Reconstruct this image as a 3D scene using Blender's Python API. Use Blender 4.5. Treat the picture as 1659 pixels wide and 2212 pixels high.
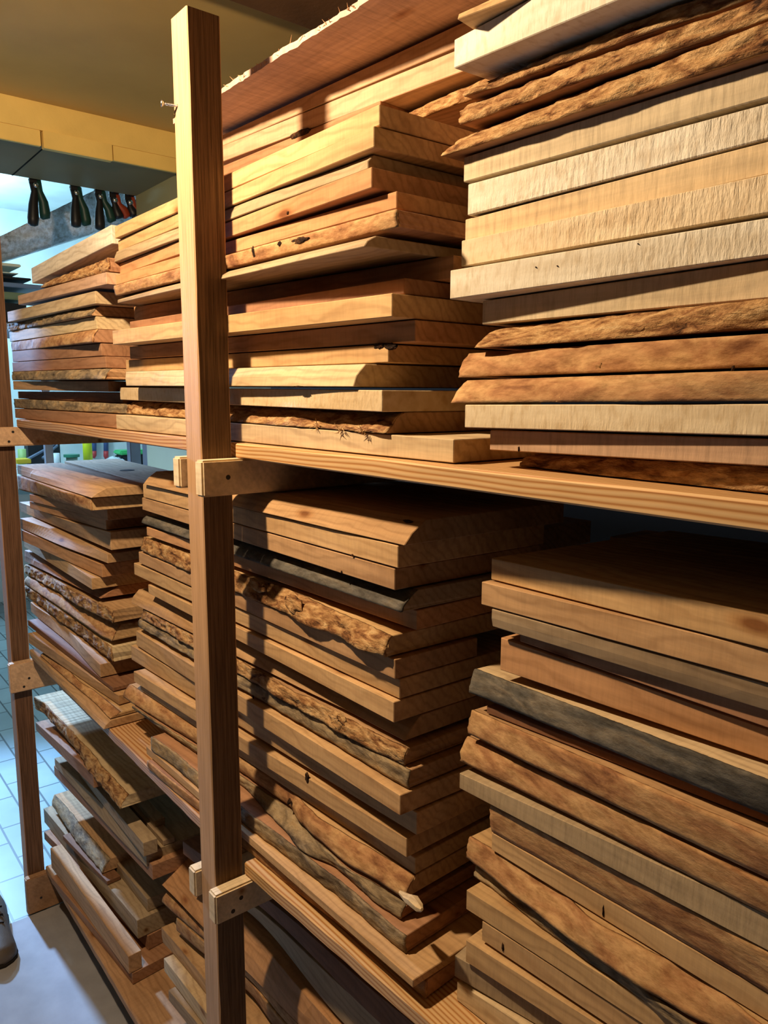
import bpy, bmesh, math, random
from mathutils import Vector, Matrix, noise
PI = math.pi
for o in list(bpy.data.objects): bpy.data.objects.remove(o)
SC = bpy.context.scene
COL = SC.collection
random.seed(7)

# ------------------------------------------------------------------ camera
# calibrated from the photograph's own vanishing points (frame taken as 1659x2212)
F, CX, CY = 1640.0, 829.5, 1106.0
down = Vector((-44, -10570, -F)).normalized()
mx = Vector((-1334.5, 260, -F)); mx -= down*mx.dot(down); mx.normalize()
Xc = -mx; Zc = -down; Yc = Zc.cross(Xc)
R = Matrix((Xc, Yc, Zc))                       # camera space -> world
def raydir(p):
    return (R @ Vector((p[0]-CX, -(p[1]-CY), -F))).normalized()
_d = raydir((437, 1060)); _h = math.hypot(_d.x, _d.y)
C = Vector((-_d.x/_h*1.2, -_d.y/_h*1.2, 1.665))
cam = bpy.data.objects.new('camera', bpy.data.cameras.new('camera')); COL.objects.link(cam)
cam.matrix_world = Matrix.Translation(C) @ R.to_4x4()
cam.data.sensor_fit = 'VERTICAL'; cam.data.sensor_height = 36; cam.data.sensor_width = 27
cam.data.lens = F/2212*36
cam.data.clip_start = .02
SC.camera = cam

# ------------------------------------------------------------------ light and exposure
VS = SC.view_settings
VS.view_transform = 'Standard'; VS.look = 'None'; VS.gamma = 1; VS.use_curve_mapping = False
VS.exposure = 0.16
LAMP = Vector((-.025, -.52, 2.34))
def light(name, kind, loc, power, color, **kw):
    l = bpy.data.lights.new(name, kind); l.energy = power; l.color = color
    for k, v in kw.items(): setattr(l, k, v)
    o = bpy.data.objects.new(name, l); o.location = loc; COL.objects.link(o); return o
light('pendant_lamp_light', 'POINT', LAMP, 84, (1.0, .765, .505), shadow_soft_size=.026)
light('workshop_ceiling_lamp_light', 'POINT', (-4.6, .3, 2.62), 110, (.42, .76, 1.0), shadow_soft_size=.12)
a = light('added_cool_spot_light', 'SPOT', (-4.9, -.16, 2.3), 2300, (.31, .56, 1.0), shadow_soft_size=.10, spot_size=math.radians(46), spot_blend=.5)  # added spot: cool workshop light narrowed to keep blue out of the room
a.rotation_euler = (Vector((-1.1, -.10, .45))-Vector(a.location)).to_track_quat('-Z', 'Y').to_euler()
a = light('added_cool_spot_light', 'SPOT', (-5.0, .34, 1.92), 650, (.36, .62, 1.0), shadow_soft_size=.12, spot_size=math.radians(26), spot_blend=.5)  # added low spot putting blue light on the lower left board tops
a.rotation_euler = (Vector((-1.1, .26, 1.42))-Vector(a.location)).to_track_quat('-Z', 'Y').to_euler()
W = bpy.data.worlds.new('world'); SC.world = W; W.use_nodes = True
W.node_tree.nodes['Background'].inputs[0].default_value = (.9, .72, .5, 1)
W.node_tree.nodes['Background'].inputs[1].default_value = .003

# ------------------------------------------------------------------ tracing helpers: pixel -> point in the place
CROP = dict(A=(0,400,3.7705),B=(0,900,2.9625),D=(0,1400,2.9625),E=(0,1750,2.9625),G=(460,180,2.9625),H=(460,560,2.6758),
            I=(480,1020,2.592),J=(480,1500,2.592),K=(940,0,2.307),L=(940,500,2.307),M=(960,1100,2.373),N=(960,1612,2.373),
            Q=(460,0,2.765),S=(400,1780,5.12),T=(60,1480,5.2667),U=(80,1780,4.1475),V=(520,1900,3.95),X=(260,1700,7.9),P=(0,0,1))
def pts(s):
    r = []
    for t in s.split():
        c = CROP[t[0]]; x, y = t[1:].split(',')
        r.append((c[0]+float(x)/c[2], c[1]+float(y)/c[2]))
    return r
def onX(p, v): d = raydir(p); return C+d*((v-C.x)/d.x)
def onY(p, v): d = raydir(p); return C+d*((v-C.y)/d.y)
def onZ(p, v): d = raydir(p); return C+d*((v-C.z)/d.z)

# ------------------------------------------------------------------ materials
def rgb(r, g, b):
    f = lambda c: ((c/255+.055)/1.055)**2.4 if c > 10 else c/255/12.92
    return (f(r), f(g), f(b), 1)
class NT:
    def __init__(s, name, rough=.6, spec=.3):
        s.m = bpy.data.materials.new(name); s.m.use_nodes = True; s.t = s.m.node_tree
        s.b = s.t.nodes['Principled BSDF']; s.b.inputs['Roughness'].default_value = rough
        s.b.inputs['Specular IOR Level'].default_value = spec
    def n(s, typ, ins={}, **kw):
        x = s.t.nodes.new(typ)
        for k, v in kw.items(): setattr(x, k, v)
        for k, v in ins.items():
            if isinstance(v, bpy.types.NodeSocket): s.t.links.new(v, x.inputs[k])
            else: x.inputs[k].default_value = v
        return x
    def coord(s, scale, rnd=True):
        tc = s.n('ShaderNodeTexCoord').outputs['Object']
        if rnd:
            oi = s.n('ShaderNodeObjectInfo').outputs['Random']
            mu = s.n('ShaderNodeMath', {0: oi, 1: 37.0}, operation='MULTIPLY').outputs[0]
            tc = s.n('ShaderNodeVectorMath', {0: tc, 1: mu}, operation='ADD').outputs[0]
        return s.n('ShaderNodeVectorMath', {0: tc, 1: scale}, operation='MULTIPLY').outputs[0]
    def noise(s, scale, det=3, rough=.5, rnd=True, dist=0):
        return s.n('ShaderNodeTexNoise', {'Vector': s.coord(scale, rnd), 'Scale': 1.0, 'Detail': det, 'Roughness': rough, 'Distortion': dist}).outputs['Fac']
    def ramp(s, f, stops):
        r = s.n('ShaderNodeValToRGB', {0: f}); e = r.color_ramp.elements
        while len(e) < len(stops): e.new(.5)
        for i, (p, c) in enumerate(stops):
            e[i].position = p; e[i].color = c if len(c) == 4 else (*c, 1)
        return r.outputs[0]
    def mul(s, a, b, f=1.0):
        x = s.n('ShaderNodeMix', data_type='RGBA', blend_type='MULTIPLY'); x.inputs[0].default_value = f
        for i, v in ((6, a), (7, b)):
            if isinstance(v, bpy.types.NodeSocket): s.t.links.new(v, x.inputs[i])
            else: x.inputs[i].default_value = v
        return x.outputs[2]
    def mix(s, f, a, b):
        x = s.n('ShaderNodeMix', data_type='RGBA')
        for i, v in ((0, f), (6, a), (7, b)):
            if isinstance(v, bpy.types.NodeSocket): s.t.links.new(v, x.inputs[i])
            else: x.inputs[i].default_value = v
        return x.outputs[2]
    def color(s, v):
        if isinstance(v, bpy.types.NodeSocket): s.t.links.new(v, s.b.inputs['Base Color'])
        else: s.b.inputs['Base Color'].default_value = v
        return s
    def bump(s, h, strength, dist):
        b = s.n('ShaderNodeBump', {'Strength': strength, 'Distance': dist, 'Height': h})
        if s.b.inputs['Normal'].links: s.t.links.new(s.b.inputs['Normal'].links[0].from_socket, b.inputs['Normal'])
        s.t.links.new(b.outputs[0], s.b.inputs['Normal']); return s
g = lambda v: (v, v, v, 1)
def wood_mat(name, rings=.16, saw=.5, rough=.78, ringscale=26, patch=.22):
    m = NT(name, rough, .16)
    oc = m.n('ShaderNodeObjectInfo').outputs['Color']
    # growth rings round an axis along the board: lines on faces, arcs on the ends
    co = m.coord((.22, 1, 1))
    wob = m.n('ShaderNodeTexNoise', {'Vector': m.coord((2.2, 7, 7)), 'Scale': 1.0, 'Detail': 4.0, 'Roughness': .6})
    cw = m.n('ShaderNodeVectorMath', {0: wob.outputs['Color'], 1: (0, .09, .09)}, operation='MULTIPLY').outputs[0]
    co2 = m.n('ShaderNodeVectorMath', {0: co, 1: cw}, operation='ADD').outputs[0]
    wv = m.n('ShaderNodeTexWave', {'Vector': co2, 'Scale': ringscale, 'Distortion': 3.5, 'Detail': 3.0, 'Detail Scale': 1.4},
             wave_type='RINGS', rings_direction='X').outputs['Fac']
    c = m.mul(oc, m.ramp(wv, [(0, (1-rings, 1-rings*1.2, 1-rings*1.4)), (.4, (.99, .985, .98)), (1, (1.03, 1.02, 1.0))]))
    c = m.mul(c, m.ramp(m.noise((6, 150, 150), 4, .6), [(.28, g(.86)), (.7, g(1.07))]))
    c = m.mul(c, m.ramp(m.noise((3.5, 14, 14), 5, .6), [(.3, (1-patch, 1-patch*1.25, 1-patch*1.5)), (.6, (1.04, 1.04, 1.04))]))
    c = m.mul(c, m.ramp(m.noise((190, 22, 22), 4, .7), [(.34, g(1-.16*saw)), (.56, g(1.02))]))
    # small knots
    vo = m.n('ShaderNodeTexVoronoi', {'Vector': m.coord((4, 11, 11)), 'Scale': 1.0}).outputs['Distance']
    c = m.mul(c, m.ramp(vo, [(.04, (.42, .27, .17)), (.08, (.85, .75, .65)), (.13, (1, 1, 1))]))
    m.color(c)
    m.bump(m.noise((230, 30, 30), 4, .7), .3*saw, .0011)
    m.bump(m.noise((40, 260, 260), 2), .15, .0006)
    return m.m
M_SAWN = wood_mat('sawn_wood')
M_ROUGH = wood_mat('rough_sawn_wood', rings=.05, saw=1.3, patch=.12)
def coarse_pale():
    m = NT('blistered_sawn_wood', .6, .3)
    oc = m.n('ShaderNodeObjectInfo').outputs['Color']
    c = m.mul(oc, m.ramp(m.noise((9, 60, 60), 4), [(.3, (.86, .8, .72)), (.65, (1.05, 1.05, 1.05))]))
    c = m.mul(c, m.ramp(m.noise((140, 60, 60), 3), [(.3, (.84, .78, .7)), (.5, g(1.02))]))
    m.color(c)
    msk = m.ramp(m.noise((3.5, 8, 8), 2), [(.42, g(.15)), (.6, g(1))])
    h = m.mul(m.n('ShaderNodeTexNoise', {'Vector': m.coord((210, 55, 55)), 'Scale': 1.0, 'Detail': 4.0, 'Roughness': .6}).outputs['Fac'], msk)
    m.bump(h, .9, .003); m.bump(m.noise((500, 90, 90), 2), .3, .0008)
    return m.m
M_PALE = coarse_pale()
def pine():
    m = NT('striped_pine', .5, .3)
    oc = m.n('ShaderNodeObjectInfo').outputs['Color']
    wob = m.n('ShaderNodeTexNoise', {'Vector': m.coord((2.2, 7, 7)), 'Scale': 1.0, 'Detail': 2.0})
    cw = m.n('ShaderNodeVectorMath', {0: wob.outputs['Color'], 1: (0, .02, .02)}, operation='MULTIPLY').outputs[0]
    co = m.n('ShaderNodeVectorMath', {0: m.coord((.12, 1, 1), False), 1: cw}, operation='ADD').outputs[0]
    co = m.n('ShaderNodeVectorMath', {0: co, 1: (0, .09, .12)}, operation='ADD').outputs[0]
    wv = m.n('ShaderNodeTexWave', {'Vector': co, 'Scale': 62.0, 'Distortion': .5, 'Detail': 1.0}, wave_type='RINGS', rings_direction='X').outputs['Fac']
    c = m.mul(oc, m.ramp(wv, [(0, (.66, .44, .26)), (.35, (.95, .85, .72)), (1, (1.05, 1.05, 1.05))]))
    c = m.mul(c, m.ramp(m.noise((5, 90, 90), 3), [(.3, g(.88)), (.7, g(1.06))]))
    m.color(c); m.bump(wv, .2, .0005); m.bump(m.noise((90, 300, 300), 2), .15, .0005)
    return m.m
M_PINE = pine()
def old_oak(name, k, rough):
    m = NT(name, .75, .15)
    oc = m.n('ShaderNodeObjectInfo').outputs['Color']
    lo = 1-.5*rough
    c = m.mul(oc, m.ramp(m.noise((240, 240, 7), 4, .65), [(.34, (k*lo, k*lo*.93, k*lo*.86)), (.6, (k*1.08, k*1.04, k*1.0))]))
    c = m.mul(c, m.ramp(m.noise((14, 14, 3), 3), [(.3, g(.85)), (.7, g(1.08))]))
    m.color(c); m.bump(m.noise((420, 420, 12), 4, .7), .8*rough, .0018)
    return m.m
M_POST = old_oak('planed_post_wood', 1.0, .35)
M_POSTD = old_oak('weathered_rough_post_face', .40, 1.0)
def bark(name, stops, scale, amp, fine):
    m = NT(name, .85, .12)
    oc = m.n('ShaderNodeObjectInfo').outputs['Color']
    c = m.ramp(m.noise(scale, 5, .62, dist=.8), stops)
    c = m.mul(c, oc)
    c = m.mul(c, m.ramp(m.noise(fine, 4, .7), [(.3, (.62, .56, .5)), (.6, (1.08, 1.08, 1.08))]))
    m.color(c); m.bump(m.noise(tuple(v*1.6 for v in fine), 4, .7), .9, amp)
    m.bump(m.noise(scale, 4, .6), .6, amp*2)
    return m.m
M_BARK = bark('rough_bark', [(.30, rgb(56, 34, 20)), (.40, rgb(146, 100, 62)), (.54, rgb(200, 156, 104)), (.72, rgb(226, 190, 138))], (26, 70, 70), .003, (60, 170, 170))
M_TAN = bark('inner_bark', [(.30, rgb(136, 90, 60)), (.44, rgb(184, 134, 90)), (.6, rgb(210, 166, 114)), (.75, rgb(190, 140, 94))], (13, 34, 34), .001, (45, 110, 110))
M_GREY = bark('grey_bark', [(.28, rgb(70, 58, 44)), (.42, rgb(132, 114, 90)), (.56, rgb(176, 152, 116)), (.72, rgb(198, 160, 108))], (12, 34, 34), .0016, (50, 130, 130))
M_CHAR = bark('charcoal_bark', [(.3, rgb(64, 60, 54)), (.5, rgb(104, 98, 88)), (.64, rgb(136, 124, 106)), (.8, rgb(164, 134, 98))], (10, 28, 28), .0012, (50, 130, 130))
def plain(name, col, rough=.6, spec=.3, var=.1, scale=8, metal=0, bump=0):
    m = NT(name, rough, spec)
    m.color(m.mul(col, m.ramp(m.noise((scale,)*3, 4, rnd=False), [(.3, g(1-var)), (.7, g(1+var*.5))])))
    m.b.inputs['Metallic'].default_value = metal
    if bump: m.bump(m.noise((scale*9,)*3, 3, rnd=False), bump, .002)
    return m.m

# ------------------------------------------------------------------ object helpers
def link(name, me, mat=None, parent=None):
    o = bpy.data.objects.new(name, me); COL.objects.link(o)
    if mat: me.materials.append(mat)
    if parent: o.parent = parent
    return o
def tag(o, label=None, cat=None, group=None, kind=None):
    if label: o['label'] = label
    if cat: o['category'] = cat
    if group: o['group'] = group
    if kind: o['kind'] = kind
    return o
def empty(name, loc, rz=0):
    o = bpy.data.objects.new(name, None); COL.objects.link(o); o.location = loc; o.rotation_euler.z = rz
    o.empty_display_size = .05; return o
def bm_obj(name, bm, mat, parent=None, smooth=False, origin=None):
    me = bpy.data.meshes.new(name)
    bmesh.ops.recalc_face_normals(bm, faces=bm.faces)
    if origin is not None: bmesh.ops.translate(bm, verts=bm.verts, vec=-Vector(origin))
    bm.to_mesh(me); bm.free()
    if smooth:
        for p in me.polygons: p.use_smooth = True
    o = link(name, me, mat, parent)
    if origin is not None: o.location = origin
    return o
def bx(bm, lo, hi, bev=0.0):
    lo, hi = Vector(lo), Vector(hi)
    r = bmesh.ops.create_cube(bm, size=1)
    vs = r['verts']
    for v in vs: v.co = Vector([lo[i] + (v.co[i]+.5)*(hi[i]-lo[i]) for i in range(3)])
    if bev:
        es = {e for v in vs for e in v.link_edges}
        bmesh.ops.bevel(bm, geom=list(es), offset=bev, segments=2, affect='EDGES')
def cyl(bm, p0, p1, r0, r1=None, seg=16):
    p0, p1 = Vector(p0), Vector(p1); r1 = r0 if r1 is None else r1
    d = p1-p0; q = d.to_track_quat('Z', 'Y').to_matrix().to_4x4()
    bmesh.ops.create_cone(bm, cap_ends=True, segments=seg, radius1=r0, radius2=r1, depth=d.length, matrix=Matrix.Translation((p0+p1)/2) @ q)
def box_obj(name, lo, hi, mat, parent=None, bev=0.0, col=None, local=True):
    bm = bmesh.new(); bx(bm, lo, hi, bev)
    o = bm_obj(name, bm, mat, parent, origin=None if parent else lo)
    if col: o.color = col
    return o
def tube(bm, path, radii, seg=12):
    rings = []
    n = len(path); path = [Vector(p) for p in path]
    for i, p in enumerate(path):
        d = (path[min(i+1, n-1)]-path[max(i-1, 0)]).normalized()
        a = d.cross(Vector((0.13, .99, .1))).normalized(); b = d.cross(a)
        rings.append([bm.verts.new(p+(a*math.cos(2*PI*k/seg)+b*math.sin(2*PI*k/seg))*radii[i]) for k in range(seg)])
    for r0, r1 in zip(rings, rings[1:]):
        for k in range(seg): bm.faces.new((r0[k], r0[(k+1) % seg], r1[(k+1) % seg], r1[k]))
    bm.faces.new(rings[0]); bm.faces.new(rings[-1])

# ------------------------------------------------------------------ the room
OCHRE = plain('ochre_paint', rgb(196, 160, 92), .55, .3, .08, 5, bump=.15)
WALLP = plain('brown_wall_paint', rgb(40, 33, 26), .7, .2, .06, 3, bump=.2)
SOFF = plain('grey_cream_soffit_paint', rgb(136, 118, 82), .6, .3, .12, 3, bump=.15)
BACKM = plain('back_wall_plaster', rgb(158, 150, 108), .8, .1, .1, 3, bump=.2)
WORKW = plain('workshop_white_plaster', rgb(205, 212, 210), .8, .2, .12, 4, bump=.2)
BEAMM = plain('dark_beam_wood', rgb(104, 72, 44), .7, .2, .25, 9, bump=.3)
YW = .80; XH, XF, ZH, ZC = -1.80, -2.25, 2.50, 2.634
def st(name, lo, hi, mat, bev=0):
    o = box_obj(name, lo, hi, mat, bev=bev); o['kind'] = 'structure'; return o
def tiles():
    m = NT('floor_tile', .25, .5)
    co = m.n('ShaderNodeMapping', {'Vector': m.n('ShaderNodeTexCoord').outputs['Object'], 'Rotation': (0, 0, math.radians(0)), 'Scale': (1, 1, 1)}).outputs[0]
    b = m.n('ShaderNodeTexBrick', {'Vector': co, 'Color1': rgb(146, 160, 162), 'Color2': rgb(134, 150, 154), 'Mortar': rgb(84, 92, 94), 'Scale': 1.0,
            'Mortar Size': .0045, 'Brick Width': .235, 'Row Height': .095, 'Mortar Smooth': .3}, offset=0.5)
    c = m.mul(b.outputs['Color'], m.ramp(m.noise((5, 5, 5), 4, rnd=False), [(.3, g(.86)), (.7, g(1.05))]))
    m.color(c); m.bump(b.outputs['Fac'], -.4, .002); return m.m
st('floor', (-7, -3, -.1), (3, 3, 0), tiles())
st('ceiling', (XH, -2.4, ZC), (2.6, YW, ZC+.1), OCHRE)
st('ceiling_workshop', (-7, -3, 3.05), (XH, 3, 3.15), WORKW)
st('wall_back', (XF, YW, 0), (-1.15, YW+.12, ZC), BACKM)
st('wall_back', (-1.15, YW, 0), (2.6, YW+.12, ZC), plain('shade_darkened_wall', rgb(58, 46, 34), .85, .1, .1, 3, bump=.2))  # wall colour darkened here to stand for shade in the gaps
st('wall_front', (XH, -2.5, 0), (2.6, -2.4, ZC), WALLP)
st('wall_right', (2.6, -2.5, 0), (2.7, YW+.12, ZC+.1), WALLP)
st('wall_header', (XF, -2.4, ZH), (XH-.004, YW, 3.05), SOFF)
st('wall_left', (XF, -2.5, 0), (XH, -1.7, ZH), WALLP)
st('wall_workshop_back', (-7, 2.4, 0), (XF, 2.5, 3.05), WORKW)
st('wall_workshop_side', (XF-.0, YW+.12, 0), (XF+.1, 2.5, 3.05), WORKW)
st('wall_workshop_front', (-7, -3, 0), (XF, -2.9, 3.05), WORKW)
st('wall_workshop_left', (-7.1, -3, 0), (-7, 2.5, 3.05), WORKW)
_ys = onZ((92, 319), ZH).y
st('trim_6', (XF, _ys, ZH-.0015), (XH, _ys+.005, ZH+.001), plain('dark_joint', rgb(30, 28, 24), .9, .1, .05, 5))
HDR = plain('lit_header_ochre', rgb(232, 196, 112), .5, .3, .08, 9, bump=.3)  # brighter ochre, lamp light on the header face put into the colour
# yellow header board with three pieces of trim under it
st('trim_1', (XH-.004, -2.4, ZH+.045), (XH+.016, YW, ZC), HDR)
yb = [onX((92, 300), XH+.02).y, onX((244, 335), XH+.02).y]
for i, (y0, y1, dx) in enumerate(((-2.4, yb[0]-.004, .014), (yb[0]+.002, yb[1]-.002, .024), (yb[1]+.002, YW, .014))):
    st('trim_%d' % (i+2), (XH-.004, y0, ZH-.006-(.006 if i == 1 else 0)), (XH+dx, y1, ZH+.045), HDR, .002)
st('beam_ceiling', (-.66, -2.4, 2.575), (-.40, YW, ZC+.02), BEAMM, .004)
st('beam_ceiling', (.35, -2.4, 2.575), (.61, YW, ZC+.02), BEAMM, .004)

# ------------------------------------------------------------------ rack: posts, cleats, planks
def post(x1, w, d, ztop, col, label, side):
    root = empty('shelf_post', (x1-w/2, d/2, 0)); tag(root, label, 'post', 'square timber posts of the lumber rack')
    bm = bmesh.new()
    n = 40
    vs = []; root.location.z = .0045
    for i in range(n+1):
        z = ztop*i/n
        ring = []
        for (sx, sy) in ((-1,-1),(1,-1),(1,1),(-1,1)):
            for (ex, ey) in (((0, 1), (1, 0)) if sx*sy > 0 else ((1, 0), (0, 1))):
                b = .0018+.0012*noise.noise(Vector((sx*3, sy*5, z*14)))
                ring.append(bm.verts.new((sx*(w/2-b*ex), sy*(d/2-b*ey), z)))
        vs.append(ring)
    for r0, r1 in zip(vs, vs[1:]):
        for k in range(8): bm.faces.new((r0[k], r0[(k+1) % 8], r1[(k+1) % 8], r1[k]))
    bm.faces.new(vs[0]); bm.faces.new(vs[-1])
    o = bm_obj('timber', bm, M_POST, root); o.color = col
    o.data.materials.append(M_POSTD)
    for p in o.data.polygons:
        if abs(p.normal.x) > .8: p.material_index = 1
    return root
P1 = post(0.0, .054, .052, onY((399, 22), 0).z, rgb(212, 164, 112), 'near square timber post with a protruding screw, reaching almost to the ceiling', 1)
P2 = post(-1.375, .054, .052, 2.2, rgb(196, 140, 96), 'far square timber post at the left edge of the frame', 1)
# screw near the top of the near post
s0 = onY((383, 229), 0); s1 = s0+Vector((-.018, -.022, .003))
STEEL = plain('bright_steel', (.62, .6, .56, 1), .3, .5, .05, 20, metal=1)
sr = empty('wood_screw', s0); tag(sr, 'steel wood screw half driven into the front of the near post', 'screw')
bm = bmesh.new(); dv = Vector((-.010, -.020, .002)); cyl(bm, -dv*.3, dv*.9, .0016, seg=10)
for k in range(9): cyl(bm, dv*(k*.09), dv*(k*.09+.04), .0026, .0014, 10)
bm_obj('shank', bm, STEEL, sr, True)
bm = bmesh.new(); cyl(bm, dv*.86, dv*1.0, .0025, .0052, 16); cyl(bm, dv*1.0, dv*1.03, .0052, .004, 16)
bm_obj('head', bm, STEEL, sr, True)

SCREWM = plain('dark_screw', (.05, .045, .04, 1), .45, .5, .1, 30, metal=.8)
def cleat(x0, x1, y0, y1, z0, z1, col, label, screws):
    root = empty('shelf_cleat', ((x0+x1)/2, y0, z0)); tag(root, label, 'cleat', 'wooden cleats screwed to the posts')
    o_ = Vector(root.location)
    bm = bmesh.new(); bx(bm, Vector((x0, y0, z0))-o_, Vector((x1, y1, z1))-o_, .003)
    o = bm_obj('batten', bm, M_ROUGH, root); o.color = col
    for (y, z) in screws:
        bm = bmesh.new(); p = Vector((x1-.0006, y, z))-o_; cyl(bm, p, p+Vector((.0012, 0, 0)), .0042, .0036, 16)
        bm_obj('screw_head', bm, SCREWM, root)
    return root
CP = rgb(250, 220, 168)
zc1t, zc1b = onX((455, 1000), .022).z, onX((455, 1070), .022).z
PL_BOT = onY((531, 992), .053).z; PL_TOP = onY((940, 1005), .053).z
cleat(.001, .027, -.012, .62, zc1b-.002, PL_BOT-.0005, CP, 'pale cleat under the middle shelf, on the near side of the near post', [(onX((493, 1031), .027).y, onX((493, 1031), .027).z)])
cleat(-.081, -.0555, -.012, .62, zc1b+.004, PL_BOT-.0005, CP, 'pale cleat under the middle shelf, on the far side of the near post', [])
LZB = onY((538, 1897), .053).z-.001; LZT = LZB+.0235
LC = [onX(px_, .027) for px_ in pts('S620,815 S530,965')]
zl = onX(pts('S440,1090')[0], .027).z
cleat(.001, .027, -.014, .62, zl, LZB-.0005, CP, 'pale cleat under the lower shelf, on the near side of the near post', [(p.y, p.z) for p in LC])
cleat(-.081, -.0555, -.012, .62, zl+.004, LZB-.0005, CP, 'pale cleat under the lower shelf, on the far side of the near post', [])
XP = -1.374
q = [onX(p, XP+.026) for p in ((28, 933), (19.5, 954), (15, 915), (0, 963))]
cleat(XP, XP+.026, -.03, .62, onX((20, 964), XP+.026).z, PL_BOT-.0005, rgb(236, 188, 138), 'brown cleat under the middle shelf, on the far post', [(q[0].y, q[0].z), (q[1].y, q[1].z)])
q = [onX(p, XP+.026) for p in ((63, 1465), (52, 1483.5), (38, 1497))]
cleat(XP, XP+.026, -.014, .62, q[2].z, LZB-.0005, rgb(236, 188, 138), 'brown cleat under the lower shelf, on the far post', [(q[0].y, q[0].z), (q[1].y, q[1].z)])
q = [onX(p, XP+.026) for p in ((89, 1939), )]
BZT = onY((189, 2020), .053).z; BZB = BZT-.022
cleat(XP, XP+.026, -.012, .62, .005, BZB-.0005, rgb(190, 140, 92), 'brown cleat at the foot of the far post, near the floor', [(q[0].y, q[0].z)])
cleat(.001, .027, -.012, .62, .005, BZB-.0005, CP, 'lowest cleat of the near post, near the floor', [])

def plank(x0, x1, y0, y1, z0, z1, label, col, yR=None):
    L = x1-x0; yR = y0 if yR is None else yR
    bm = bmesh.new(); n = 60
    rows = []
    for i in range(n+1):
        x = L*i/n; yf = (yR-y0)*i/n
        j = .0012*noise.noise(Vector((x*20, z0*9, 1)))
        t = z1-z0
        sec = [(yf+.002, 0), (yf+j, .002), (yf+j, t-.0025), (yf+.0025+j*.5, t), (y1-y0, t), (y1-y0, 0)]
        rows.append([bm.verts.new((x, a, b)) for a, b in sec])
    for r0, r1 in zip(rows, rows[1:]):
        for k in range(6): bm.faces.new((r0[k], r0[(k+1) % 6], r1[(k+1) % 6], r1[k]))
    bm.faces.new(rows[0]); bm.faces.new(rows[-1])
    o = bm_obj('shelf_plank', bm, M_SAWN if z0 < .5 else M_PINE); o.location = (x0, y0, z0); o.color = col
    return tag(o, label, 'shelf', 'planks forming the shelves')
PC = rgb(232, 184, 116)
plank(.012, 2.35, .053, .33, PL_BOT, PL_TOP, 'pale pine middle shelf plank right of the near post, seen along its front edge', PC)
plank(.012, 2.35, .34, .62, PL_BOT, PL_TOP, 'rear plank of the middle shelf behind the right-hand stacks', PC)
plank(-1.352, -.012, .056, .33, PL_BOT, PL_TOP, 'middle shelf plank between the far post and the near post', rgb(222, 168, 106))
plank(-1.352, -.012, .34, .62, PL_BOT, PL_TOP, 'rear plank of the middle shelf between the two posts', rgb(222, 168, 106))
lr = onZ(pts('J1130,1770')[0], LZT)
sl = (lr.y-.053)/(lr.x-.005)
plank(.006, 2.35, .053, .36, LZB, LZT, 'striped pine lower shelf plank right of the near post, running toward the bottom edge', PC, .053+min(sl, .05)*2.34)
plank(.012, 2.35, .37, .64, LZB, LZT, 'rear plank of the lower shelf behind the right-hand stacks', PC)
plank(-1.352, -.056, .053, .33, LZB, LZT, 'lower shelf plank between the far post and the near post', rgb(214, 164, 106))
plank(-1.352, -.056, .34, .62, LZB, LZT, 'rear plank of the lower shelf between the two posts', rgb(214, 164, 106))
plank(-1.352, -.056, .05, .33, BZB, BZT, 'lowest shelf plank close to the floor at bottom left', rgb(206, 154, 100))
plank(-1.352, -.056, .34, .62, BZB, BZT, 'rear plank of the lowest shelf between the posts', rgb(206, 154, 100))
plank(.012, 2.35, .053, .33, BZB, BZT, 'lowest shelf plank right of the near post, under the bottom boards', PC)
plank(.012, 2.35, .34, .62, BZB, BZT, 'rear plank of the lowest shelf right of the near post', PC)

# ------------------------------------------------------------------ boards
COLS = dict(
    honey=rgb(226, 178, 112), orange=rgb(218, 156, 94), pale=rgb(234, 208, 162), cream=rgb(232, 200, 146), pink=rgb(220, 174, 130),
    brown=rgb(188, 132, 86), dark=rgb(146, 98, 62), grey=rgb(188, 158, 116), white=rgb(232, 217, 190), tan=rgb(212, 162, 104))
BARKS = dict(b=M_BARK, t=M_TAN, g=M_GREY, c=M_CHAR)
LOOKN = dict(s='sawn', w='waney-edged', b='rough bark-edged', t='brown bark-edged', g='grey bark-edged', c='charcoal bark-edged')
def interp(arr, x):
    if x <= arr[0][0]: return arr[0][1]
    for (a, u), (b, v) in zip(arr, arr[1:]):
        if x <= b: 
            t = (x-a)/max(b-a, 1e-9); t = t*t*(3-2*t)
            return u+(v-u)*t
    return arr[-1][1]
LOG = []; BOARDS = {}
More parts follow.
